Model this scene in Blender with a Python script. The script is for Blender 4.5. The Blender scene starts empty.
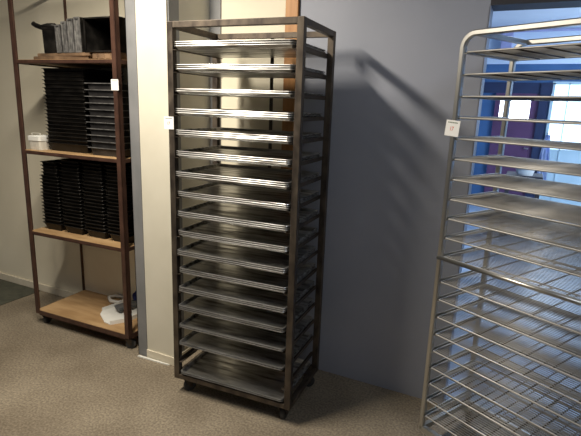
import bpy, bmesh, math, random
from mathutils import Vector, Matrix
random.seed(7)
C = bpy.context.scene.collection
SC = bpy.context.scene

# ------------------------------------------------------------ camera
F, PITCH, ROLL, YAW, CH = 482.0, 0.22945, 0.03544, -0.44973, 1.46484
fw = Vector((math.sin(YAW)*math.cos(PITCH), math.cos(YAW)*math.cos(PITCH), -math.sin(PITCH)))
rt = Vector((math.cos(YAW), -math.sin(YAW), 0))
up = rt.cross(fw)
r_ = math.cos(ROLL)*rt + math.sin(ROLL)*up
u_ = -math.sin(ROLL)*rt + math.cos(ROLL)*up
cd = bpy.data.cameras.new('camera'); cam = bpy.data.objects.new('camera', cd); C.objects.link(cam)
cd.sensor_width = 36; cd.lens = F/581*36; cd.clip_start = .05
m = Matrix((r_, u_, -fw)).transposed().to_4x4(); m.translation = (0, 0, CH)
cam.matrix_world = m
SC.camera = cam

# ------------------------------------------------------------ world, lights, exposure
SC.view_settings.view_transform = 'Standard'; SC.view_settings.look = 'None'
SC.view_settings.gamma = 1; SC.view_settings.use_curve_mapping = False
SC.view_settings.exposure = 0.0
w = bpy.data.worlds.new('world'); SC.world = w; w.use_nodes = True
w.node_tree.nodes['Background'].inputs[0].default_value = (.80, .80, .86, 1)
w.node_tree.nodes['Background'].inputs[1].default_value = .055

def area(name, loc, target, sx, sy, power, col):
    l = bpy.data.lights.new(name, 'AREA'); l.shape = 'RECTANGLE'; l.size = sx; l.size_y = sy
    l.energy = power; l.color = col
    o = bpy.data.objects.new(name, l); C.objects.link(o); o.location = loc
    o.rotation_euler = (Vector(target)-Vector(loc)).to_track_quat('-Z', 'Y').to_euler()
    return o
area('ceiling_lamp_light', (-1.68, 1.0, 2.40), (-1.68, 1.0, 0), .13, 1.0, 65, (1, .91, .77))
area('ceiling_lamp_light_right', (.75, .35, 2.6), (-.8, 2.3, 1.2), 1.2, .3, 9, (.88, .93, 1))
area('window_daylight_side', (3.4, 5.6, 1.5), (.3, 8.6, 2.5), 2.0, 1.4, 150, (.62, .78, 1))
area('window_daylight_far', (.9, 8.2, 1.5), (.0, 3.6, 0), 1.4, 1.2, 10, (.62, .78, 1))
area('fill_light_beyond', (-.3, 4.6, 2.70), (-.3, 4.6, 0), 1.6, .5, 24, (.74, .86, 1))  # added fill without a real fixture, brightens the floor beyond the doorway

# ------------------------------------------------------------ materials
def mat(name, c1, c2=None, scale=8, rough=.6, rough2=None, metal=0, stretch=(1, 1, 1), lo=.35, hi=.65,
        detail=4, bump=0, coat=0, emit=None, alpha=None, trans=0):
    m = bpy.data.materials.new(name); m.use_nodes = True; nt = m.node_tree; N = nt.nodes; L = nt.links
    b = N['Principled BSDF']
    b.inputs['Base Color'].default_value = (*c1, 1); b.inputs['Roughness'].default_value = rough
    b.inputs['Metallic'].default_value = metal
    if trans: b.inputs['Transmission Weight'].default_value = trans
    if alpha is not None: b.inputs['Alpha'].default_value = alpha
    if emit:
        b.inputs['Emission Color'].default_value = (*emit[0], 1); b.inputs['Emission Strength'].default_value = emit[1]
    if c2 is not None:
        tc = N.new('ShaderNodeTexCoord'); mp = N.new('ShaderNodeMapping'); mp.inputs['Scale'].default_value = stretch
        oi = N.new('ShaderNodeObjectInfo'); ad = N.new('ShaderNodeVectorMath'); ad.operation = 'ADD'
        ml = N.new('ShaderNodeMath'); ml.operation = 'MULTIPLY'; ml.inputs[1].default_value = 17
        L.new(oi.outputs['Random'], ml.inputs[0])
        L.new(tc.outputs['Object'], ad.inputs[0]); L.new(ml.outputs[0], ad.inputs[1])
        L.new(ad.outputs[0], mp.inputs['Vector'])
        nz = N.new('ShaderNodeTexNoise'); nz.inputs['Scale'].default_value = scale; nz.inputs['Detail'].default_value = detail
        L.new(mp.outputs[0], nz.inputs['Vector'])
        cr = N.new('ShaderNodeValToRGB'); cr.color_ramp.elements[0].position = lo; cr.color_ramp.elements[1].position = hi
        cr.color_ramp.elements[0].color = (*c1, 1); cr.color_ramp.elements[1].color = (*c2, 1)
        L.new(nz.outputs['Fac'], cr.inputs[0]); L.new(cr.outputs[0], b.inputs['Base Color'])
        if rough2 is not None:
            mr = N.new('ShaderNodeMapRange'); mr.inputs[1].default_value = lo; mr.inputs[2].default_value = hi
            mr.inputs[3].default_value = rough; mr.inputs[4].default_value = rough2
            L.new(nz.outputs['Fac'], mr.inputs[0]); L.new(mr.outputs[0], b.inputs['Roughness'])
        if bump:
            bp = N.new('ShaderNodeBump'); bp.inputs['Strength'].default_value = bump; bp.inputs['Distance'].default_value = .002
            L.new(nz.outputs['Fac'], bp.inputs['Height']); L.new(bp.outputs[0], b.inputs['Normal'])
    return m

def floor_mat():
    m = mat('floor_speckled', (.185, .150, .106), (.29, .245, .18), scale=3, rough=.62, detail=6, lo=.3, hi=.7)
    nt = m.node_tree; N = nt.nodes; L = nt.links; b = N['Principled BSDF']
    cr = b.inputs['Base Color'].links[0].from_socket
    tc = N.new('ShaderNodeTexCoord')
    n2 = N.new('ShaderNodeTexNoise'); n2.inputs['Scale'].default_value = 95; n2.inputs['Detail'].default_value = 3
    L.new(tc.outputs['Object'], n2.inputs['Vector'])
    r2 = N.new('ShaderNodeValToRGB'); r2.color_ramp.elements[0].position = .34; r2.color_ramp.elements[1].position = .68
    r2.color_ramp.elements[0].color = (.66, .65, .64, 1); r2.color_ramp.elements[1].color = (1.3, 1.3, 1.3, 1)
    L.new(n2.outputs['Fac'], r2.inputs[0])
    mx = N.new('ShaderNodeMix'); mx.data_type = 'RGBA'; mx.blend_type = 'MULTIPLY'; mx.inputs['Factor'].default_value = 1
    L.new(cr, mx.inputs['A']); L.new(r2.outputs[0], mx.inputs['B'])
    L.new(mx.outputs['Result'], b.inputs['Base Color'])
    return m

M = dict(
    floor=floor_mat(),
    floor2=mat('floor_glazed', (.40, .49, .60), (.50, .59, .70), scale=5, rough=.22, detail=4),
    cream=mat('wall_cream', (.80, .74, .58), (.86, .80, .64), scale=2.5, rough=.7, detail=6),
    blue=mat('wall_blue_grey', (.31, .33, .39), (.35, .365, .425), scale=2, rough=.55, detail=6),
    pillar=mat('pillar_cream', (.62, .585, .48), (.67, .635, .53), scale=4, rough=.6),
    trimgrey=mat('corner_grey', (.21, .215, .22), (.26, .26, .265), scale=6, rough=.5, metal=.2),
    woodtrim=mat('wood_trim', (.42, .19, .06), (.56, .28, .10), scale=5, rough=.5, stretch=(6, 6, .5)),
    dark=mat('dark_beam', (.03, .03, .035), (.045, .04, .045), scale=3, rough=.6),
    base=mat('baseboard', (.66, .60, .47), (.76, .70, .57), scale=9, rough=.6),
    floormat=mat('rubber_mat', (.055, .058, .042), (.085, .085, .062), scale=25, rough=.8),
    ceil=mat('ceiling_white', (.72, .76, .80), (.78, .82, .86), scale=2, rough=.8),
    farblue=mat('far_blue_wall', (.045, .12, .26), (.06, .15, .32), scale=2, rough=.5),
    farwhite=mat('far_upper_wall', (.62, .72, .84), (.70, .79, .90), scale=1.5, rough=.6),
    lav=mat('lavender_duct', (.34, .34, .55), (.40, .40, .62), scale=4, rough=.5),
    maroon=mat('maroon_door', (.10, .042, .10), (.13, .055, .13), scale=3, rough=.45),
    navy=mat('navy_frame', (.015, .025, .07), (.02, .035, .09), scale=4, rough=.5),
    glow=mat('daylit_glass', (.8, .9, 1), rough=.3, emit=((.80, .90, 1), 6)),
    glow2=mat('daylit_frosted_glass', (.8, .9, 1), rough=.4, emit=((.62, .82, 1), 1.5)),
    panel=mat('pale_panel', (.45, .60, .66), (.52, .66, .72), scale=4, rough=.5),
    towel=mat('towel_cloth', (.55, .62, .80), (.25, .32, .60), scale=9, rough=.9, stretch=(3, 3, .7), lo=.45, hi=.6),
    white=mat('white_plastic', (.72, .72, .68), (.80, .80, .76), scale=6, rough=.4),
    iron=mat('worn_iron', (.055, .044, .037), (.13, .105, .08), scale=22, rough=.42, rough2=.6, metal=.7, stretch=(1, 1, .5)),
    brown=mat('brown_paint', (.055, .028, .02), (.095, .048, .033), scale=20, rough=.4, metal=.2, stretch=(1, 1, .5)),
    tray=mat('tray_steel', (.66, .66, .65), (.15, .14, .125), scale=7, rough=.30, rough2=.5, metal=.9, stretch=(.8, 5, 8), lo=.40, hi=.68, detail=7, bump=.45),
    stain=mat('stainless', (.50, .49, .46), (.62, .61, .57), scale=12, rough=.3, metal=.95, stretch=(1, 1, .3)),
    wire=mat('grid_wire', (.40, .385, .36), (.55, .53, .50), scale=9, rough=.42, metal=.5),
    tin=mat('black_tin', (.012, .011, .010), (.035, .031, .027), scale=14, rough=.38, rough2=.6, metal=.6, lo=.4, hi=.7),
    tinmid=mat('dull_dark_tin', (.045, .042, .042), (.085, .08, .078), scale=16, rough=.45, metal=.6),
    tinlight=mat('worn_tin_edge', (.20, .195, .19), (.48, .47, .45), scale=26, rough=.35, metal=.7),
    ply=mat('plywood', (.33, .20, .09), (.46, .30, .15), scale=6, rough=.6, stretch=(1, 4, 1), detail=5),
    card=mat('brown_board', (.11, .065, .035), (.22, .14, .08), scale=14, rough=.8),
    rubber=mat('caster_rubber', (.03, .03, .03), (.05, .05, .05), scale=20, rough=.6),
    paper=mat('paper_white', (.85, .84, .82), rough=.7),
    ink=mat('ink_green_grey', (.22, .26, .20), rough=.8),
    red=mat('ink_red', (.70, .20, .16), rough=.8),
    frost=mat('ribbed_clear_plastic', (.55, .52, .46), (.68, .66, .58), scale=30, rough=.35, stretch=(6, 6, .3)),
    greyp=mat('dark_grey_plastic', (.085, .09, .095), (.11, .115, .12), scale=9, rough=.6),
    bluep=mat('navy_cloth', (.02, .03, .16), (.03, .045, .22), scale=9, rough=.9),
)

# ------------------------------------------------------------ mesh helpers
def bx(bm, x0, x1, y0, y1, z0, z1, bev=0):
    vs = [bm.verts.new((x, y, z)) for x in (x0, x1) for y in (y0, y1) for z in (z0, z1)]
    fs = [bm.faces.new([vs[i] for i in f]) for f in ((0, 1, 3, 2), (4, 6, 7, 5), (0, 4, 5, 1), (2, 3, 7, 6), (0, 2, 6, 4), (1, 5, 7, 3))]
    if bev:
        es = list({e for f in fs for e in f.edges})
        bmesh.ops.bevel(bm, geom=es, offset=bev, segments=2, affect='EDGES', profile=.5)
def tube(bm, pts, r, n=8, closed=False):
    pts = [Vector(p) for p in pts]; rings = []
    k = len(pts); prev = None
    for i, p in enumerate(pts):
        if closed: t = (pts[(i+1) % k]-pts[i-1])
        else: t = pts[min(i+1, k-1)]-pts[max(i-1, 0)]
        t.normalize()
        a = prev if prev is not None else (Vector((0, 0, 1)) if abs(t.z) < .9 else Vector((0, 1, 0)))
        a = (a - t*a.dot(t)).normalized(); prev = a; b = t.cross(a)
        rings.append([bm.verts.new(p+a*math.cos(2*math.pi*j/n)*r+b*math.sin(2*math.pi*j/n)*r) for j in range(n)])
    for i in range(k if closed else k-1):
        A, B = rings[i], rings[(i+1) % k]
        for j in range(n): bm.faces.new((A[j], A[(j+1) % n], B[(j+1) % n], B[j]))
    if not closed:
        bm.faces.new(rings[0][::-1]); bm.faces.new(rings[-1])
def cyl(bm, c, axis, r, h, n=20, r2=None):
    axis = Vector(axis).normalized(); c = Vector(c)
    q = Vector((0, 0, 1)).rotation_difference(axis).to_matrix().to_4x4(); q.translation = c
    bmesh.ops.create_cone(bm, cap_ends=True, segments=n, radius1=r, radius2=r if r2 is None else r2, depth=h, matrix=q)
def rrect(hx, hy, r, z, n=4):
    out = []
    for cx, cy, a0 in ((hx-r, hy-r, 0), (-hx+r, hy-r, 90), (-hx+r, -hy+r, 180), (hx-r, -hy+r, 270)):
        for i in range(n+1):
            a = math.radians(a0+90*i/n); out.append(Vector((cx+r*math.cos(a), cy+r*math.sin(a), z)))
    return out
def loops(bm, ls, cap0=True, cap1=True):
    R = [[bm.verts.new(p) for p in l] for l in ls]; n = len(R[0])
    for A, B in zip(R, R[1:]):
        for j in range(n): bm.faces.new((A[j], A[(j+1) % n], B[(j+1) % n], B[j]))
    if cap0: bm.faces.new(R[0][::-1])
    if cap1: bm.faces.new(R[-1])
def pan_bm(w, d, h, wall=.006, rim=.006, lip=.004, th=.0012, rad=.02):
    """open pan, origin at its base centre; outer rim size w x d"""
    bm = bmesh.new(); hx, hy = w/2, d/2
    def L(ins, z): return rrect(hx-ins, hy-ins, max(rad-ins, .003), z)
    loops(bm, [L(rim+wall, 0), L(rim, h-lip), L(0.001, h-lip), L(0, h-lip/2), L(.001, h), L(rim+th, h), L(rim+wall+th, th)])
    return bm
def prism(bm, pts, z0, z1):
    a = [bm.verts.new((x, y, z0)) for x, y in pts]; b = [bm.verts.new((x, y, z1)) for x, y in pts]; n = len(pts)
    bm.faces.new(a[::-1]); bm.faces.new(b)
    for i in range(n): bm.faces.new((a[i], a[(i+1) % n], b[(i+1) % n], b[i]))
def obj(name, bm, m, parent=None, loc=(0, 0, 0), rz=0, smooth=False, label=None):
    bmesh.ops.recalc_face_normals(bm, faces=bm.faces)
    me = bpy.data.meshes.new(name); bm.to_mesh(me); bm.free()
    me.materials.append(M[m] if isinstance(m, str) else m)
    if smooth:
        for p in me.polygons: p.use_smooth = True
    o = bpy.data.objects.new(name, me); C.objects.link(o)
    o.location = loc; o.rotation_euler = (0, 0, rz)
    if parent: o.parent = parent
    if label: o['label'] = label
    return o
def tag(o, label, cat, group=None, kind=None):
    o['label'] = label; o['category'] = cat
    if group: o['group'] = group
    if kind: o['kind'] = kind
    return o
def thing(name, label, cat, loc, rz=0, group=None):
    o = bpy.data.objects.new(name, None); C.objects.link(o); o.location = loc; o.rotation_euler = (0, 0, rz)
    return tag(o, label, cat, group)
def struct(name, bm, m, label, cat):
    o = obj(name, bm, m); return tag(o, label, cat, kind='structure')
def sbox(name, m, label, cat, *b, bev=0):
    bm = bmesh.new(); bx(bm, *b, bev=bev); return struct(name, bm, m, label, cat)
ORD = ['topmost', 'second', 'third', 'fourth', 'fifth', 'sixth', 'seventh', 'eighth', 'ninth', 'tenth', 'eleventh',
       'twelfth', 'thirteenth', 'fourteenth', 'fifteenth', 'sixteenth', 'seventeenth', 'eighteenth', 'nineteenth', 'twentieth',
       'twenty-first', 'twenty-second', 'twenty-third', 'twenty-fourth', 'twenty-fifth', 'twenty-sixth', 'twenty-seventh',
       'twenty-eighth', 'twenty-ninth', 'thirtieth', 'thirty-first', 'thirty-second', 'thirty-third', 'thirty-fourth', 'thirty-fifth']
def nth(i, what=''): return ('topmost' if i == 0 else ORD[i] + what + ' from top')

# ------------------------------------------------------------ setting
W = 2.3263            # front face of the back wall
FY = 8.6              # far wall of the room beyond
def fz(z): return CH+(z-CH)*FY/8
def fx(x): return x*FY/8
sbox('floor', 'floor', 'beige-grey speckled hard floor under the racks', 'floor', -5, 3.0, -1.5, W+.06, -.05, 0)
sbox('floor_beyond', 'floor2', 'shiny pale bluish floor of the room beyond the doorway', 'floor', -2.2, 4.2, W+.06, FY, -.05, 0)
sbox('wall_back', 'cream', 'cream wall behind the brown shelf rack', 'wall', -5, -1.184, W, W+.12, 0, 2.75)
sbox('wall_back_blue', 'blue', 'blue-grey wall between the two tray racks', 'wall', -1.108, -.222, W, W+.12, 0, 2.75)
sbox('wall_right', 'blue', 'blue-grey wall on the far side of the doorway', 'wall', 2.3, 3.0, W, W+.12, 0, 2.75)
sbox('trim_1', 'woodtrim', 'orange-brown vertical wooden strip between cream and blue walls', 'trim', -1.184, -1.114, W-.018, W+.1, 0, 2.75, bev=.003)
sbox('trim_2', 'dark', 'thin black gap line beside the wooden strip', 'trim', -1.114, -1.108, W-.004, W+.1, 0, 2.75)
sbox('trim_3', 'dark', 'dark beam across the top of the doorway', 'trim', -.222, 2.3, W-.0, W+.14, 1.905, 2.75)
sbox('trim_4', 'trimgrey', 'pale grey vertical strip on the wall beside the pillar', 'trim', -1.649, -1.58, W-.012, W+.02, 0, 2.75, bev=.002)
sbox('trim_5', 'blue', 'narrow edging on the doorway side of the wall', 'trim', -.224, -.2195, W+.0, W+.124, 0, 1.905)
# pillar
PX0, PX1, PY = -1.905, -1.649, 1.959
sbox('wall_pillar', 'pillar', 'cream pier standing out from the wall between the racks', 'pillar', PX0, PX1, PY, W, 0, 2.75)
bm = bmesh.new(); bx(bm, PX0-.004, PX0+.062, PY-.005, PY, .0, 2.75); bx(bm, PX0-.004, PX0, PY-.005, PY+.06, .0, 2.75)
struct('trim_6', bm, 'trimgrey', 'grey metal corner guard on the left edge of the cream pier', 'trim')
bm = bmesh.new(); bx(bm, PX1, PX1+.004, PY+.012, PY+.09, .055, 2.75)
struct('trim_7', bm, 'trimgrey', 'grey metal strip on the right side of the cream pier', 'trim')
bm = bmesh.new(); bx(bm, PX0+.062, PX1+.008, PY-.009, PY-.0005, 0, .05, bev=.002); bx(bm, PX1+.0005, PX1+.009, PY, W-.02, 0, .05, bev=.002)
struct('baseboard_pillar', bm, 'base', 'low cream baseboard around the foot of the pier', 'baseboard')
bm = bmesh.new(); prism(bm, [(PX0+.01, PY-.03), (PX0+.02, PY-.018), (PX1-.02, PY-.012), (PX1-.03, PY-.021)], 0, .006)
struct('trim_8', bm, 'white', 'white broken strip lying along the foot of the pier', 'trim')
sbox('baseboard_back', 'base', 'low pale baseboard along the cream wall', 'baseboard', -5, PX0, W-.012, W, 0, .055, bev=.003)
sbox('ceiling', 'ceil', 'pale ceiling over both rooms', 'ceiling', -5, 4.3, -1.5, FY+.1, 2.75, 2.85)
# room beyond the doorway
sbox('wall_far_lower', 'farblue', 'deep blue lower wall at the far end of the next room', 'wall', -2.2, 4.2, FY, FY+.1, 0, fz(2.16))
sbox('wall_far_upper', 'farwhite', 'pale blue upper wall at the far end of the next room', 'wall', -2.2, 4.2, FY-.02, FY+.1, fz(2.16), 2.75)
sbox('wall_left_beyond', 'farblue', 'blue side wall of the next room', 'wall', -2.3, -2.2, W+.12, FY, 0, 2.75)
sbox('wall_right_beyond', 'farwhite', 'pale right wall of the next room', 'wall', 4.2, 4.3, W+.12, FY, 0, 2.75)
sbox('trim_9', 'lav', 'lavender vertical duct on the upper far wall', 'trim', fx(-.55), fx(-.40), FY-.16, FY-.02, fz(2.22), 2.75, bev=.01)
bm = bmesh.new(); tube(bm, [(-2.2, FY-.09, fz(2.60)), (4.2, FY-.09, fz(2.60))], .018)
struct('trim_10', bm, 'lav', 'thin pipe running along the upper far wall', 'trim')
sbox('trim_11', 'navy', 'dark navy band over the maroon door', 'trim', -2.2, fx(.20), FY-.06, FY, fz(1.75), fz(1.90))
# maroon door with bright window
d1 = thing('door_1', 'maroon door with a bright daylit window in the far blue wall', 'door', (0, 0, 0)); d1['kind'] = 'structure'
bm = bmesh.new()
X0, X1, Z0, Z1 = fx(-.46), fx(-.055), fz(1.37), fz(1.665)
for b in ((fx(-.53), X0, 0, fz(1.75)), (X1, fx(.05), 0, fz(1.75)), (X0, X1, 0, Z0), (X0, X1, Z1, fz(1.75))):
    bx(bm, b[0], b[1], FY-.05, FY-.001, b[2], b[3])
obj('door_leaf', bm, 'maroon', d1)
bm = bmesh.new(); bx(bm, X0, X1, FY-.03, FY-.02, Z0, Z1); obj('window_pane', bm, 'glow', d1)
bm = bmesh.new(); bx(bm, X0+.085, X0+.115, FY-.045, FY-.03, Z0, Z1); obj('glazing_bar', bm, 'maroon', d1)
bm = bmesh.new(); tube(bm, [(fx(-.05), FY-.05, fz(.97)), (fx(-.05), FY-.1, fz(.97)), (fx(.0), FY-.1, fz(.965))], .012, 6); obj('door_handle', bm, 'stain', d1)
sbox('trim_12', 'navy', 'dark navy post between maroon door and bright glazing', 'trim', fx(.052), fx(.17), FY-.09, FY, 0, fz(1.88))
# glazed door
d2 = thing('door_2', 'tall pale glazed door glowing with daylight right of the maroon door', 'door', (0, 0, 0)); d2['kind'] = 'structure'
A0, A1 = fx(.23), fx(.95)
bm = bmesh.new(); bx(bm, A0, A1, FY-.03, FY-.015, fz(.98), fz(1.88)); obj('window_pane', bm, 'glow2', d2)
bm = bmesh.new(); bx(bm, A0, A1, FY-.035, FY-.01, 0, fz(.98)); obj('lower_panel', bm, 'panel', d2)
bm = bmesh.new()
for x in (A0-.04, (fx(.40)), A1): bx(bm, x, x+(.04 if x != fx(.40) else .012), FY-.05, FY-.01, 0, fz(1.90))
bx(bm, A0-.04, A1+.04, FY-.05, FY-.01, fz(1.88), fz(1.92)); bx(bm, A0, A1, FY-.05, FY-.01, fz(.96), fz(.98))
obj('door_frame', bm, 'panel', d2)
# towel hung from a hook on the post
bm = bmesh.new(); n = 14; nz = 10
V = []
for k in range(nz+1):
    t = k/nz; row = []
    for i in range(n+1):
        s = i/n; wdt = .13*(.45+.55*min(1, t*2.2)); row.append(bm.verts.new((fx(.225)+(s-.5)*wdt*1.1, FY-.125+.012*math.sin(s*17+k*.2), fz(1.18)-(fz(1.18)-fz(.50))*t+.02*math.sin(s*5)*t)))
    V.append(row)
for k in range(nz):
    for i in range(n): bm.faces.new((V[k][i], V[k][i+1], V[k+1][i+1], V[k+1][i]))
bmesh.ops.solidify(bm, geom=bm.faces[:], thickness=.006)
t_ = thing('hanging_towel', 'pale blue towel hanging on the dark post beside glowing glazed door', 'towel', (0, 0, 0))
obj('cloth', bm, 'towel', t_, smooth=True)
bm = bmesh.new(); tube(bm, [(fx(.225), FY-.05, fz(1.2)), (fx(.225), FY-.12, fz(1.19)), (fx(.225), FY-.135, fz(1.21))], .007, 6); obj('hook', bm, 'stain', t_)
# table with basin
tb = thing('work_table', 'dark table in the next room carrying the white basin', 'table', (0, 6.5, 0))
bm = bmesh.new(); bx(bm, -.2, .2, -.2, .2, .72, .75, bev=.004); obj('table_top', bm, 'dark', tb)
for sx in (-.17, .17):
    for sy in (-.17, .17):
        bm = bmesh.new(); bx(bm, sx-.02, sx+.02, sy-.02, sy+.02, 0, .72); obj('leg', bm, 'dark', tb)
bm = bmesh.new()
prof = [(.0, .0), (.085, 0), (.108, .075), (.118, .078), (.118, .086), (.104, .086), (.082, .008), (0, .008)]
R = []
for r, z in prof[1:-1]: R.append([Vector((r*math.cos(2*math.pi*j/24), r*math.sin(2*math.pi*j/24), z)) for j in range(24)])
loops(bm, R)
tag(obj('plastic_basin', bm, 'white', None, (0.003, 6.4, .7502)), 'round white plastic basin standing on the dark table beyond the doorway', 'basin')

bm = bmesh.new(); prism(bm, [(-4.6, 1.55), (-3.237, 1.55), (-3.237, W-.02), (-4.6, W-.02)], 0, .006)
tag(obj('floor_mat', bm, 'floormat'), 'dark rubber floor mat left of the brown shelf rack', 'mat')

# ------------------------------------------------------------ casters
def caster(parent, x, y, ztop, rw=.032, rz=0.0, mt='iron'):
    bm = bmesh.new()
    bx(bm, x-.026, x+.026, y-.024, y+.024, ztop-.006, ztop)
    c, s = math.cos(rz), math.sin(rz)
    cyl(bm, (x, y, ztop-.012), (0, 0, 1), .016, .012, 14)
    for sd in (-1, 1):
        o = Vector((-s, c, 0))*sd*.016
        f = Vector((c, s, 0))
        a = Vector((x, y, ztop-.018))+o; b = Vector((x, y, rw))+o+f*.012
        vs = []
        for p, wd in ((a, .02), (b, .010)):
            for k in (-1, 1):
                for e in (0, .003): vs.append(bm.verts.new(p+f*wd*k+Vector((-s, c, 0))*sd*e))
        for q in ((0, 1, 3, 2), (4, 6, 7, 5), (0, 4, 5, 1), (2, 3, 7, 6), (0, 2, 6, 4), (1, 5, 7, 3)): bm.faces.new([vs[i] for i in q])
    ca = obj('caster', bm, mt, parent)
    bm = bmesh.new(); cyl(bm, (x+c*.012, y+s*.012, rw), (-s, c, 0), rw, .024, 24)
    bmesh.ops.bevel(bm, geom=[e for e in bm.edges if len(e.link_faces) == 2 and abs(e.calc_face_angle(0)) > 1], offset=.003, segments=2, affect='EDGES')
    obj('wheel', bm, 'rubber', ca)
    bm = bmesh.new(); cyl(bm, (x+c*.012, y+s*.012, rw), (-s, c, 0), .006, .044, 10); obj('axle', bm, mt, ca)

# ------------------------------------------------------------ dark tray rack (centre)
CX, CY, CA, CW, CD, ZB, HT = -1.4746, 1.7506, .0573, .6427, .3991, .0866, 1.8
P = .030
rk = thing('tray_rack', 'tall dark iron rack on casters holding stacks of baking trays', 'rack', (CX, CY, 0), CA)
for x in (0, CW-P):
    for y in (0, CD-P):
        bm = bmesh.new(); bx(bm, x, x+P, y, y+P, ZB, HT, bev=.002); obj('post', bm, 'iron', rk)
for z0, z1 in ((HT-.026, HT-.0005), (ZB, ZB+.024)):
    nm = 'top_rail' if z0 > 1 else 'bottom_rail'
    for y in (0.001, CD-P+.003):
        bm = bmesh.new(); bx(bm, P, CW-P, y, y+P-.004, z0, z1, bev=.0015); obj(nm, bm, 'iron', rk)
    for x in (0.001, CW-P+.003):
        bm = bmesh.new(); bx(bm, x, x+P-.004, P, CD-P, z0, z1, bev=.0015); obj(nm, bm, 'iron', rk)
bm = bmesh.new(); bx(bm, CW*.5-.008, CW*.5+.008, CD-.0005, CD+.006, ZB+.004, HT-.004); obj('rear_stop_bar', bm, 'iron', rk)
ZL = [1.70-.0938*k for k in range(18)]
run = {}
for sd in (0, 1):
    bm = bmesh.new()
    xa, xb = (P-.003, P+.0005) if sd == 0 else (CW-P-.0005, CW-P+.003)
    xc, xd = (P-.003, P+.018) if sd == 0 else (CW-P-.018, CW-P+.003)
    bx(bm, xa, xb, .002, CD-.002, 0, .016); bx(bm, xc, xd, .002, CD-.002, -.0018, 0)
    run[sd] = bm
    o0 = None
    for k, z in enumerate(ZL[:-1]):
        if o0 is None: o0 = o = obj('runner', bm, 'iron', rk)
        else: o = o0.copy(); C.objects.link(o); o.parent = rk
        o.location = (0, 0, z-.016)
for x in (.05, CW-.05):
    for y in (.045, CD-.045): caster(rk, x, y, ZB, .032, random.uniform(.5, 2.2))
# the trays
TW, TD, TH = CW-2*P-.012, CD-.008, .015
NT = [3, 3, 2, 3, 3, 3, 3, 3, 3, 3, 3, 3, 3, 3, 2, 2, 0, 2]
tr0 = None
for k, n in enumerate(NT):
    occ = sum(1 for q in NT[:k] if q)
    zb = ZL[k]-.0158 if k < 17 else ZB+.0245
    sdy = random.uniform(-.020, -.004)
    for i in range(n):
        if tr0 is None:
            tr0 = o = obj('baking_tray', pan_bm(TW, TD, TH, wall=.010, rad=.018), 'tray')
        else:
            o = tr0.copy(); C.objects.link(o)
        dx, dy = random.uniform(-.0008, .0008), sdy+random.uniform(-.0008, .0008)
        lx, ly = CW/2+dx, CD/2+dy
        c, s = math.cos(CA), math.sin(CA)
        o.location = (CX+c*lx-s*ly, CY+s*lx+c*ly, zb+i*.0085)
        o.rotation_euler = (0, 0, CA+random.uniform(-.001, .001)+(math.pi if random.random() < .5 else 0))
        pos = 'top one' if i == n-1 else ('bottom one' if i == 0 else 'middle one')
        st = 'the stack on the base' if k == 17 else ('the topmost stack' if k == 0 else 'the %s stack from the top' % ORD[occ])
        tag(o, 'steel baking tray, %s of %s, dark rack' % (pos, st), 'tray', 'baking trays stacked in the dark iron rack')
tag_c = None

# ------------------------------------------------------------ paper labels
def text_mesh(s, size, m, parent, loc, name='printed_number', sx=1):
    cu = bpy.data.curves.new(name, 'FONT'); cu.body = s; cu.size = size; cu.align_x = 'CENTER'; cu.align_y = 'CENTER'; cu.extrude = .0002; cu.offset = .0004
    t = bpy.data.objects.new(name, cu); C.objects.link(t)
    dg = bpy.context.evaluated_depsgraph_get(); me = bpy.data.meshes.new_from_object(t.evaluated_get(dg))
    bpy.data.objects.remove(t); me.materials.clear(); me.materials.append(M[m])
    o = bpy.data.objects.new(name, me); C.objects.link(o); o.parent = parent
    o.location = loc; o.rotation_euler = (math.pi/2, 0, 0); o.scale = (sx, 1, 1)
    return o
def label(loc, rz, w_, h_, tilt, lab, num=None):
    t = thing('paper_label', lab, 'label', loc, rz); t.rotation_euler = (0, tilt, rz)
    bm = bmesh.new(); bx(bm, -w_/2, w_/2, -.001, 0, -h_/2, h_/2); obj('paper', bm, 'paper', t)
    bm = bmesh.new(); random.seed(3)
    x = -w_*.36
    while x < w_*.36:
        l = random.uniform(.003, .008); bx(bm, x, min(x+l, w_*.38), -.0014, -.001, h_*.32, h_*.39); x += l+.0015
    obj('printed_line', bm, 'ink', t)
    if num: text_mesh(num, h_*.36, 'red', t, (-w_*.04, -.0012, -.04*h_), sx=.8)
    return t
c, s = math.cos(CA), math.sin(CA)
label((CX+c*.012+s*.0015-.008, CY+s*.012-c*.0015-.001, 1.369), CA, .052, .056, .0, 'white paper label taped to the front left post of dark tray rack', '17')

# ------------------------------------------------------------ stainless rack (right)
RX, RY, RA, RW, RD, RT = -.2795, 1.9635, -.4833, .72, .3666, 1.7527
rr = thing('cooling_rack', 'shiny stainless rack holding wire cooling grids at the right edge', 'rack', (RX, RY, 0), RA)
def uframe(y):
    bm = bmesh.new(); R = .05; x0, x1, zt = .012, RW-.012, RT-.010
    pts = [(x0, .085)]; pts.append((x0, zt-R))
    for i in range(1, 9):
        a = math.pi - i/8*math.pi/2; pts.append((x0+R+R*math.cos(a), zt-R+R*math.sin(a)))
    q = [(RW-x, z) for x, z in reversed(pts)]
    pts += q
    rings = []
    for i, (x, z) in enumerate(pts):
        a = Vector(pts[max(i-1, 0)]); b = Vector(pts[min(i+1, len(pts)-1)]); t = (b-a).normalized(); nn = Vector((-t.y, t.x))
        h = .0105; d_ = .011; ch = .004
        sec = [(-h, -d_+ch), (-h+ch, -d_), (h-ch, -d_), (h, -d_+ch), (h, d_-ch), (h-ch, d_), (-h+ch, d_), (-h, d_-ch)]
        rings.append([Vector((x+nn.x*u, y+v, z+nn.y*u)) for u, v in sec])
    loops(bm, rings); return bm
fr = obj('front_frame', uframe(.011), 'stain', rr); obj('rear_frame', uframe(RD-.011), 'stain', rr)
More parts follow.
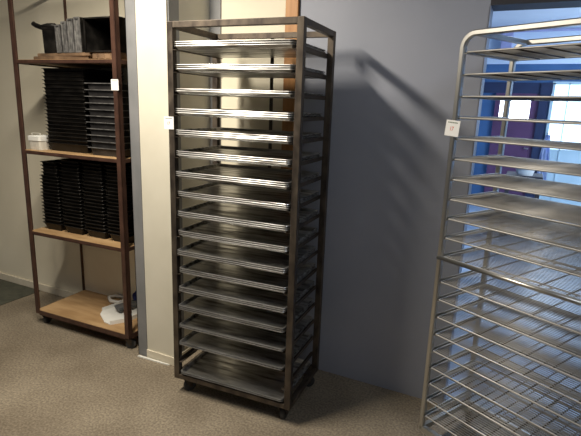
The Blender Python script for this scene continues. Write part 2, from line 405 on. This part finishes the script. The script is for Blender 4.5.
for x in (.062, RW-.062):
    bm = bmesh.new(); bx(bm, x-.010, x+.010, .022, RD-.022, RT-.020, RT-.002, bev=.003); obj('top_side_rail', bm, 'stain', rr)
for x in (.002, RW-.022):
    bm = bmesh.new(); bx(bm, x, x+.02, .0, RD, .075, .1, bev=.002); obj('bottom_side_rail', bm, 'stain', rr)
for y in (.001, RD-.023):
    bm = bmesh.new(); bx(bm, .02, RW-.02, y, y+.022, .075, .1, bev=.002); obj('bottom_rail', bm, 'stain', rr)
bm = bmesh.new(); tube(bm, [(.012, -.008, .886), (RW-.012, -.008, .886)], .0085, 12); obj('front_crossbar', bm, 'stain', rr, smooth=True)
ZR = [1.677-.0789*k for k in range(11)] + [.780-.0779*k for k in range(9)]
o0 = None
for x in (.018, RW-.018):
    sg = 1 if x < .3 else -1
    bm = bmesh.new()
    bx(bm, x-.002, x+.002, .02, RD-.02, -.0055, .008); bx(bm, min(x, x+sg*.016), max(x, x+sg*.016), .004, RD-.004, -.0055, -.004)
    o0 = None
    for z in ZR:
        if o0 is None: o0 = o = obj('runner', bm, 'stain', rr)
        else: o = o0.copy(); C.objects.link(o); o.parent = rr
        o.location = (0, 0, z)
for x in (.04, RW-.04):
    for y in (.03, RD-.03): caster(rr, x, y, .075, .028, random.uniform(.2, 2), 'stain')
# wire grids
GW, GD = RW-.050, RD-.008
def grid_bm():
    bm = bmesh.new(); hx, hy = GW/2, GD/2
    tube(bm, rrect(hx-.004, hy-.004, .006, .0, 2), .0036, 6, closed=True)
    n = 24
    for i in range(1, n):
        y = -hy+.004+(GD-.008)*i/n; tube(bm, [(-hx+.004, y, .0025), (hx-.004, y, .0025)], .0017, 5)
    nf = len(bm.faces)
    for i in range(1, 7):
        x = -hx+GW*i/7; tube(bm, [(x, -hy+.004, -.001), (x, hy-.004, -.001)], .0030, 5)
    bm.faces.ensure_lookup_table()
    for f in bm.faces[nf:]: f.material_index = 1
    return bm
g0 = None; c, s = math.cos(RA), math.sin(RA)
for k, z in enumerate(ZR):
    if g0 is None: 
        g0 = o = obj('cooling_grid', grid_bm(), 'wire', smooth=True); o.data.materials.append(M['iron'])
    else: o = g0.copy(); C.objects.link(o)
    lx, ly = RW/2+random.uniform(-.001, .001), RD/2+random.uniform(-.003, .003)
    o.location = (RX+c*lx-s*ly, RY+s*lx+c*ly, z+.0004); o.rotation_euler = (0, 0, RA+random.uniform(-.002, .002))
    tag(o, 'wire cooling grid, %s in the stainless rack' % nth(k), 'grid', 'wire cooling grids in the stainless rack')
lx, ly = .004, -.0025
label((RX+c*lx-s*ly+.007, RY+s*lx+c*ly-.004, 1.401), RA+.05, .060, .060, .07, 'white paper label with red number on the stainless rack post', '17')

# ------------------------------------------------------------ brown shelf rack (left)
LX, LY, LA, LW, LD = -2.7597, 1.9218, .0317, .7875, .4178
Z1, Z2, Z3, Z4 = 1.6667, 1.1453, .6378, .1022
lr = thing('shelf_rack', 'tall brown painted shelf rack with plywood shelves and casters', 'rack', (LX, LY, 0), LA)
q = .032
for x in (0, LW-q):
    for y in (0, LD-q):
        bm = bmesh.new()
        a = (x, x+.006) if x == 0 else (x+q-.006, x+q); b = (y, y+.006) if y == 0 else (y+q-.006, y+q)
        bx(bm, x, x+q, b[0], b[1], .08, 2.15, bev=.001); bx(bm, a[0], a[1], y, y+q, .08, 2.15, bev=.001)
        obj('post', bm, 'brown', lr)
for z in (Z1, Z2, Z3, Z4, 2.14):
    top = z > 2
    bm = bmesh.new(); h = .020 if z != Z4 else .03
    bx(bm, q, LW-q, .001, .005, z-h, z); bx(bm, q, LW-q, LD-.005, LD-.001, z-h, z)
    bx(bm, .001, .005, q, LD-q, z-h, z); bx(bm, LW-.005, LW-.001, q, LD-q, z-h, z)
    bx(bm, q, LW-q, .001, .022, z-h, z-h+.004); bx(bm, q, LW-q, LD-.022, LD-.001, z-h, z-h+.004)
    obj('shelf_frame', bm, 'brown', lr)
    if top: continue
    bm = bmesh.new(); bx(bm, .007, LW-.007, .007, LD-.007, z-.012, z+.002, bev=.001)
    obj('shelf_board', bm, 'ply', lr)
for x in (.04, LW-.04):
    for y in (.04, LD-.04): caster(lr, x, y, .08, .03, random.uniform(0, 2), 'iron')
cL, sL = math.cos(LA), math.sin(LA)
def L2W(x, y, z): return (LX+cL*x-sL*y, LY+sL*x+cL*y, z)
p = L2W(LW-.016, -.0025, 1.538); label(p, LA, .050, .056, 0, 'white paper label on the right post of brown shelf rack', None)

def tin_bm(w, d, h, lip=.003, rim=.008, taper=.016):
    bm = pan_bm(w, d, h, wall=taper, rim=rim, lip=lip, rad=.012)
    return bm
def stack(cx, cy, w, d, h, pitch, n, z, name, desc, group, lean=0, jit=.0012, mt='tin'):
    src = obj(name, tin_bm(w, d, h), mt)
    rng = random.Random(hash(int(cx*1000)) % 999+n)
    ox = 0
    for i in range(n):
        o = src if i == 0 else src.copy()
        if i: C.objects.link(o)
        ox = lean*i
        o.location = L2W(cx+ox+rng.uniform(-jit, jit), cy+rng.uniform(-jit, jit), z+.0022+i*pitch)
        o.rotation_euler = (0, 0, LA+rng.uniform(-.003, .003))
        k = n-1-i
        tag(o, 'black baking tin, %s in the %s' % (('bottom one' if i == 0 and n > 1 else nth(k)), desc), 'baking tin', group)
# third shelf: four stacks
for (cx, w_, n, desc, lean) in ((.122, .165, 15, 'leftmost third-shelf stack', .0003), (.305, .165, 20, 'second third-shelf stack from left', 0),
                          (.485, .165, 20, 'third third-shelf stack from left', 0), (.668, .165, 20, 'rightmost third-shelf stack', 0)):
    stack(cx, .235, w_, .33, .048, .0215, n, Z3, 'baking_tin', desc, 'black baking tins on the third shelf', lean)
stack(.130, .235, .140, .33, .048, .0215, 4, Z3+15*.0215, 'baking_tin', 'small pile topping the leftmost third-shelf stack', 'black baking tins on the third shelf', 0)
# second shelf: wide stack (lower wide tins, then plainer tins) and ledged stack
stack(.301, .235, .34, .33, .050, .0215, 6, Z2, 'baking_tin', 'lower pile of the wide second-shelf stack', 'black baking tins on the second shelf', 0, .0012, 'tin')
stack(.302, .235, .335, .33, .050, .0215, 15, Z2+6*.0215, 'baking_tin', 'upper pile of the wide second-shelf stack', 'black baking tins on the second shelf', 0, .0012)
def lipped(w, d, h):
    bm = bmesh.new(); loops(bm, [rrect(w/2-.02, d/2-.02, .01, 0), rrect(w/2-.014, d/2-.014, .012, h-.004), rrect(w/2, d/2, .014, h-.004), rrect(w/2, d/2, .014, h), rrect(w/2-.016, d/2-.016, .012, h), rrect(w/2-.022, d/2-.022, .01, .002)])
    return bm
src = None; rng = random.Random(5)
for i in range(11):
    if src is None:
        src = o = obj('baking_tin', lipped(.265, .34, .046), 'tinmid'); o.data.materials.append(M['tinlight'])
        for f in o.data.polygons:
            if f.center.z > .0415 and abs(f.normal.z) < .5: f.material_index = 1
    else: o = src.copy(); C.objects.link(o)
    o.location = L2W(.618+rng.uniform(-.0008, .0008), .22+rng.uniform(-.0008, .0008), Z2+.0022+i*.0355); o.rotation_euler = (0, 0, LA+rng.uniform(-.002, .002))
    tag(o, 'wide-lipped dark tin, %s in the right second-shelf stack' % ('bottom one' if i == 0 else nth(10-i)), 'baking tin', 'lipped tins on the second shelf')
# white box with ribbed clear sides
t = thing('storage_box', 'small box with white lid and ribbed sides left of the tin stack', 'box', L2W(.064, .118, Z2+.0022), LA)
bm = bmesh.new(); loops(bm, [rrect(.046, .07, .012, 0), rrect(.050, .076, .012, .055)])
obj('box_body', bm, 'frost', t)
bm = bmesh.new(); loops(bm, [rrect(.053, .080, .014, .055), rrect(.054, .081, .014, .080), rrect(.050, .077, .012, .083), rrect(.046, .073, .012, .078)]); obj('lid', bm, 'white', t)
bm = bmesh.new(); tube(bm, [(-.03, -.06, .078), (-.03, -.06, .10), (.04, -.06, .10), (.04, -.06, .078)], .0025, 6); obj('wire_handle', bm, 'frost', t)
# top shelf: flat boards
rng = random.Random(11)
for i, (a, b, z0, h, rz, lab) in enumerate(((.10, .52, 0, .022, .02, 'brown flat wooden board, lower one under the tins on the top shelf'),
                                    (.13, .55, .022, .018, -.03, 'brown flat wooden board, upper one under the tins on the top shelf'))):
    bm = bmesh.new(); bx(bm, -(b-a)/2, (b-a)/2, -.16, .16, 0, h, bev=.003)
    tag(obj('flat_board', bm, 'card', None, L2W((a+b)/2, .22, Z1+.0022+z0), LA+rz), lab, 'board')
bm = bmesh.new(); bx(bm, -.095, .095, -.16, .16, 0, .040, bev=.003)
for k in range(4): bx(bm, -.09+k*.047, -.055+k*.047, -.163, -.16, .008, .03)
tag(obj('wooden_crate', bm, 'card', None, L2W(.655, .22, Z1+.0022), LA), 'shallow brown crate under the large black tin on the top shelf', 'crate')
ZT = Z1+.0422+.0004
# open tins standing on their long side, mouth to the front
def side_tin(w, d, h, edge, lab, x, y, z, rz=0, ry=0, name='loaf_tin'):
    small = w < .1
    t = thing(name, lab, 'baking tin', L2W(x, y, z), LA+rz); t.rotation_euler = (0, ry, LA+rz)
    bm = bmesh.new(); th = .003
    bx(bm, -w/2, -w/2+th, 0, d, 0, h); bx(bm, w/2-th, w/2, 0, d, 0, h)
    bx(bm, -w/2+th, w/2-th, 0, d, 0, th); bx(bm, -w/2+th, w/2-th, 0, d, h-th, h); bx(bm, -w/2+th, w/2-th, d-th, d, th, h-th)
    obj('body', bm, 'tin', t)
    bm = bmesh.new(); e = .008
    bx(bm, -w/2-.001, -w/2+e, -.004, 0, 0, h); bx(bm, w/2-e, w/2+.001, -.004, 0, 0, h)
    bx(bm, -w/2+e, w/2-e, -.004, 0, 0, e); bx(bm, -w/2+e, w/2-e, -.004, 0, h-e, h)
    obj('rim', bm, edge, t, label='worn grey rim')
    if small:
        bm = bmesh.new(); bx(bm, -w/2+th, w/2-th, .004, .006, th, h-th); obj('end_panel', bm, 'tinlight', t, label='worn grey end panel')
    return t
side_tin(.037, .30, .150, 'tinlight', 'narrow loaf tin on edge, leftmost of the pale-rimmed group on top shelf', .318, .06, ZT, 0, -.05)
side_tin(.037, .30, .165, 'tinlight', 'narrow loaf tin on edge, second of the pale-rimmed group on top shelf', .366, .06, ZT, 0, -.04)
side_tin(.040, .30, .178, 'tinlight', 'narrow loaf tin on edge, third of the pale-rimmed group on top shelf', .413, .06, ZT, 0, -.03)
side_tin(.044, .30, .184, 'tinlight', 'narrow loaf tin on edge, rightmost of the pale-rimmed group on top shelf', .464, .06, ZT, 0, -.02)
side_tin(.235, .31, .178, 'tin', 'large open black tin lying on its side on the top shelf', .635, .055, ZT, 0, .0)
t = thing('lidded_tin', 'dark tin with a long lever handle at the left of top shelf', 'baking tin', L2W(.238, .06, ZT), LA)
bm = bmesh.new(); loops(bm, [[Vector((x, y, 0)) for x, y in ((-.045, 0), (.045, 0), (.045, .27), (-.045, .27))], [Vector((x, y, .125)) for x, y in ((-.048, -.003), (.048, -.003), (.048, .273), (-.048, .273))]]); obj('body', bm, 'tin', t)
bm = bmesh.new(); bx(bm, -.055, .052, -.006, .276, .125, .138, bev=.003); obj('lid', bm, 'tin', t)
bm = bmesh.new(); tube(bm, [(.03, .02, .148), (-.03, .02, .150), (-.08, .02, .143), (-.125, .02, .156), (-.142, .02, .165)], .014, 8); obj('lever_handle', bm, 'tin', t, smooth=True)
# bottom board things
def W2(pts, z0, z1, bm): prism(bm, pts, z0, z1)
t = thing('dustpan', 'white plastic dustpan with a holed handle on the bottom board', 'dustpan', L2W(.50, .24, Z4+.0022), LA)
out = [(-.105, -.06), (-.075, -.105), (.03, -.175), (.085, -.185), (.15, -.10), (.16, .02), (.07, .10), (.0, .115), (-.07, .10)]
bm = bmesh.new(); prism(bm, out, 0, .006)
n = len(out)
for i in range(3, n+1):
    a = Vector(out[i % n]); b = Vector(out[(i+1) % n]); 
    if i in (n,): continue
    d_ = (b-a).normalized(); nn = Vector((-d_.y, d_.x))*.005
    prism(bm, [tuple(a), tuple(b), tuple(b+nn), tuple(a+nn)], .006, .026)
obj('pan', bm, 'white', t)
bm = bmesh.new(); tube(bm, [(-.20, .10, .020), (-.185, .15, .020), (-.12, .155, .020), (-.07, .115, .018), (-.09, .07, .018), (-.15, .065, .018)], .013, 8, closed=True)
obj('handle', bm, 'white', t, smooth=True)
t = thing('hand_brush', 'dark grey hand brush lying across the white dustpan', 'brush', L2W(.535, .262, Z4+.0365), LA+1.25)
bm = bmesh.new(); bx(bm, -.075, .06, -.032, .032, .004, .020, bev=.004); obj('brush_head', bm, 'greyp', t)
bm = bmesh.new(); bx(bm, -.070, .055, -.025, .025, -.008, .004); obj('bristles', bm, 'greyp', t)
bm = bmesh.new(); loops(bm, [[Vector((x, h_*math.cos(a), .013+.008*math.sin(a))) for a in [2*math.pi*j/10 for j in range(10)]] for x, h_ in ((.06, .02), (.09, .012), (.10, .013), (.11, .008))]); obj('handle', bm, 'greyp', t, smooth=True)
bm = bmesh.new(); bmesh.ops.create_icosphere(bm, subdivisions=3, radius=1)
for v in bm.verts:
    n_ = 1+.12*math.sin(v.co.x*5)*math.cos(v.co.y*6+v.co.z*3)
    v.co = Vector((v.co.x*.055*n_, v.co.y*.023*n_, max(v.co.z*.06*n_, -.04)+.04))
tag(obj('folded_cloth', bm, 'bluep', None, L2W(.53, .385, Z4+.0022), LA, smooth=True), 'navy blue cloth bundle behind the white dustpan', 'cloth')
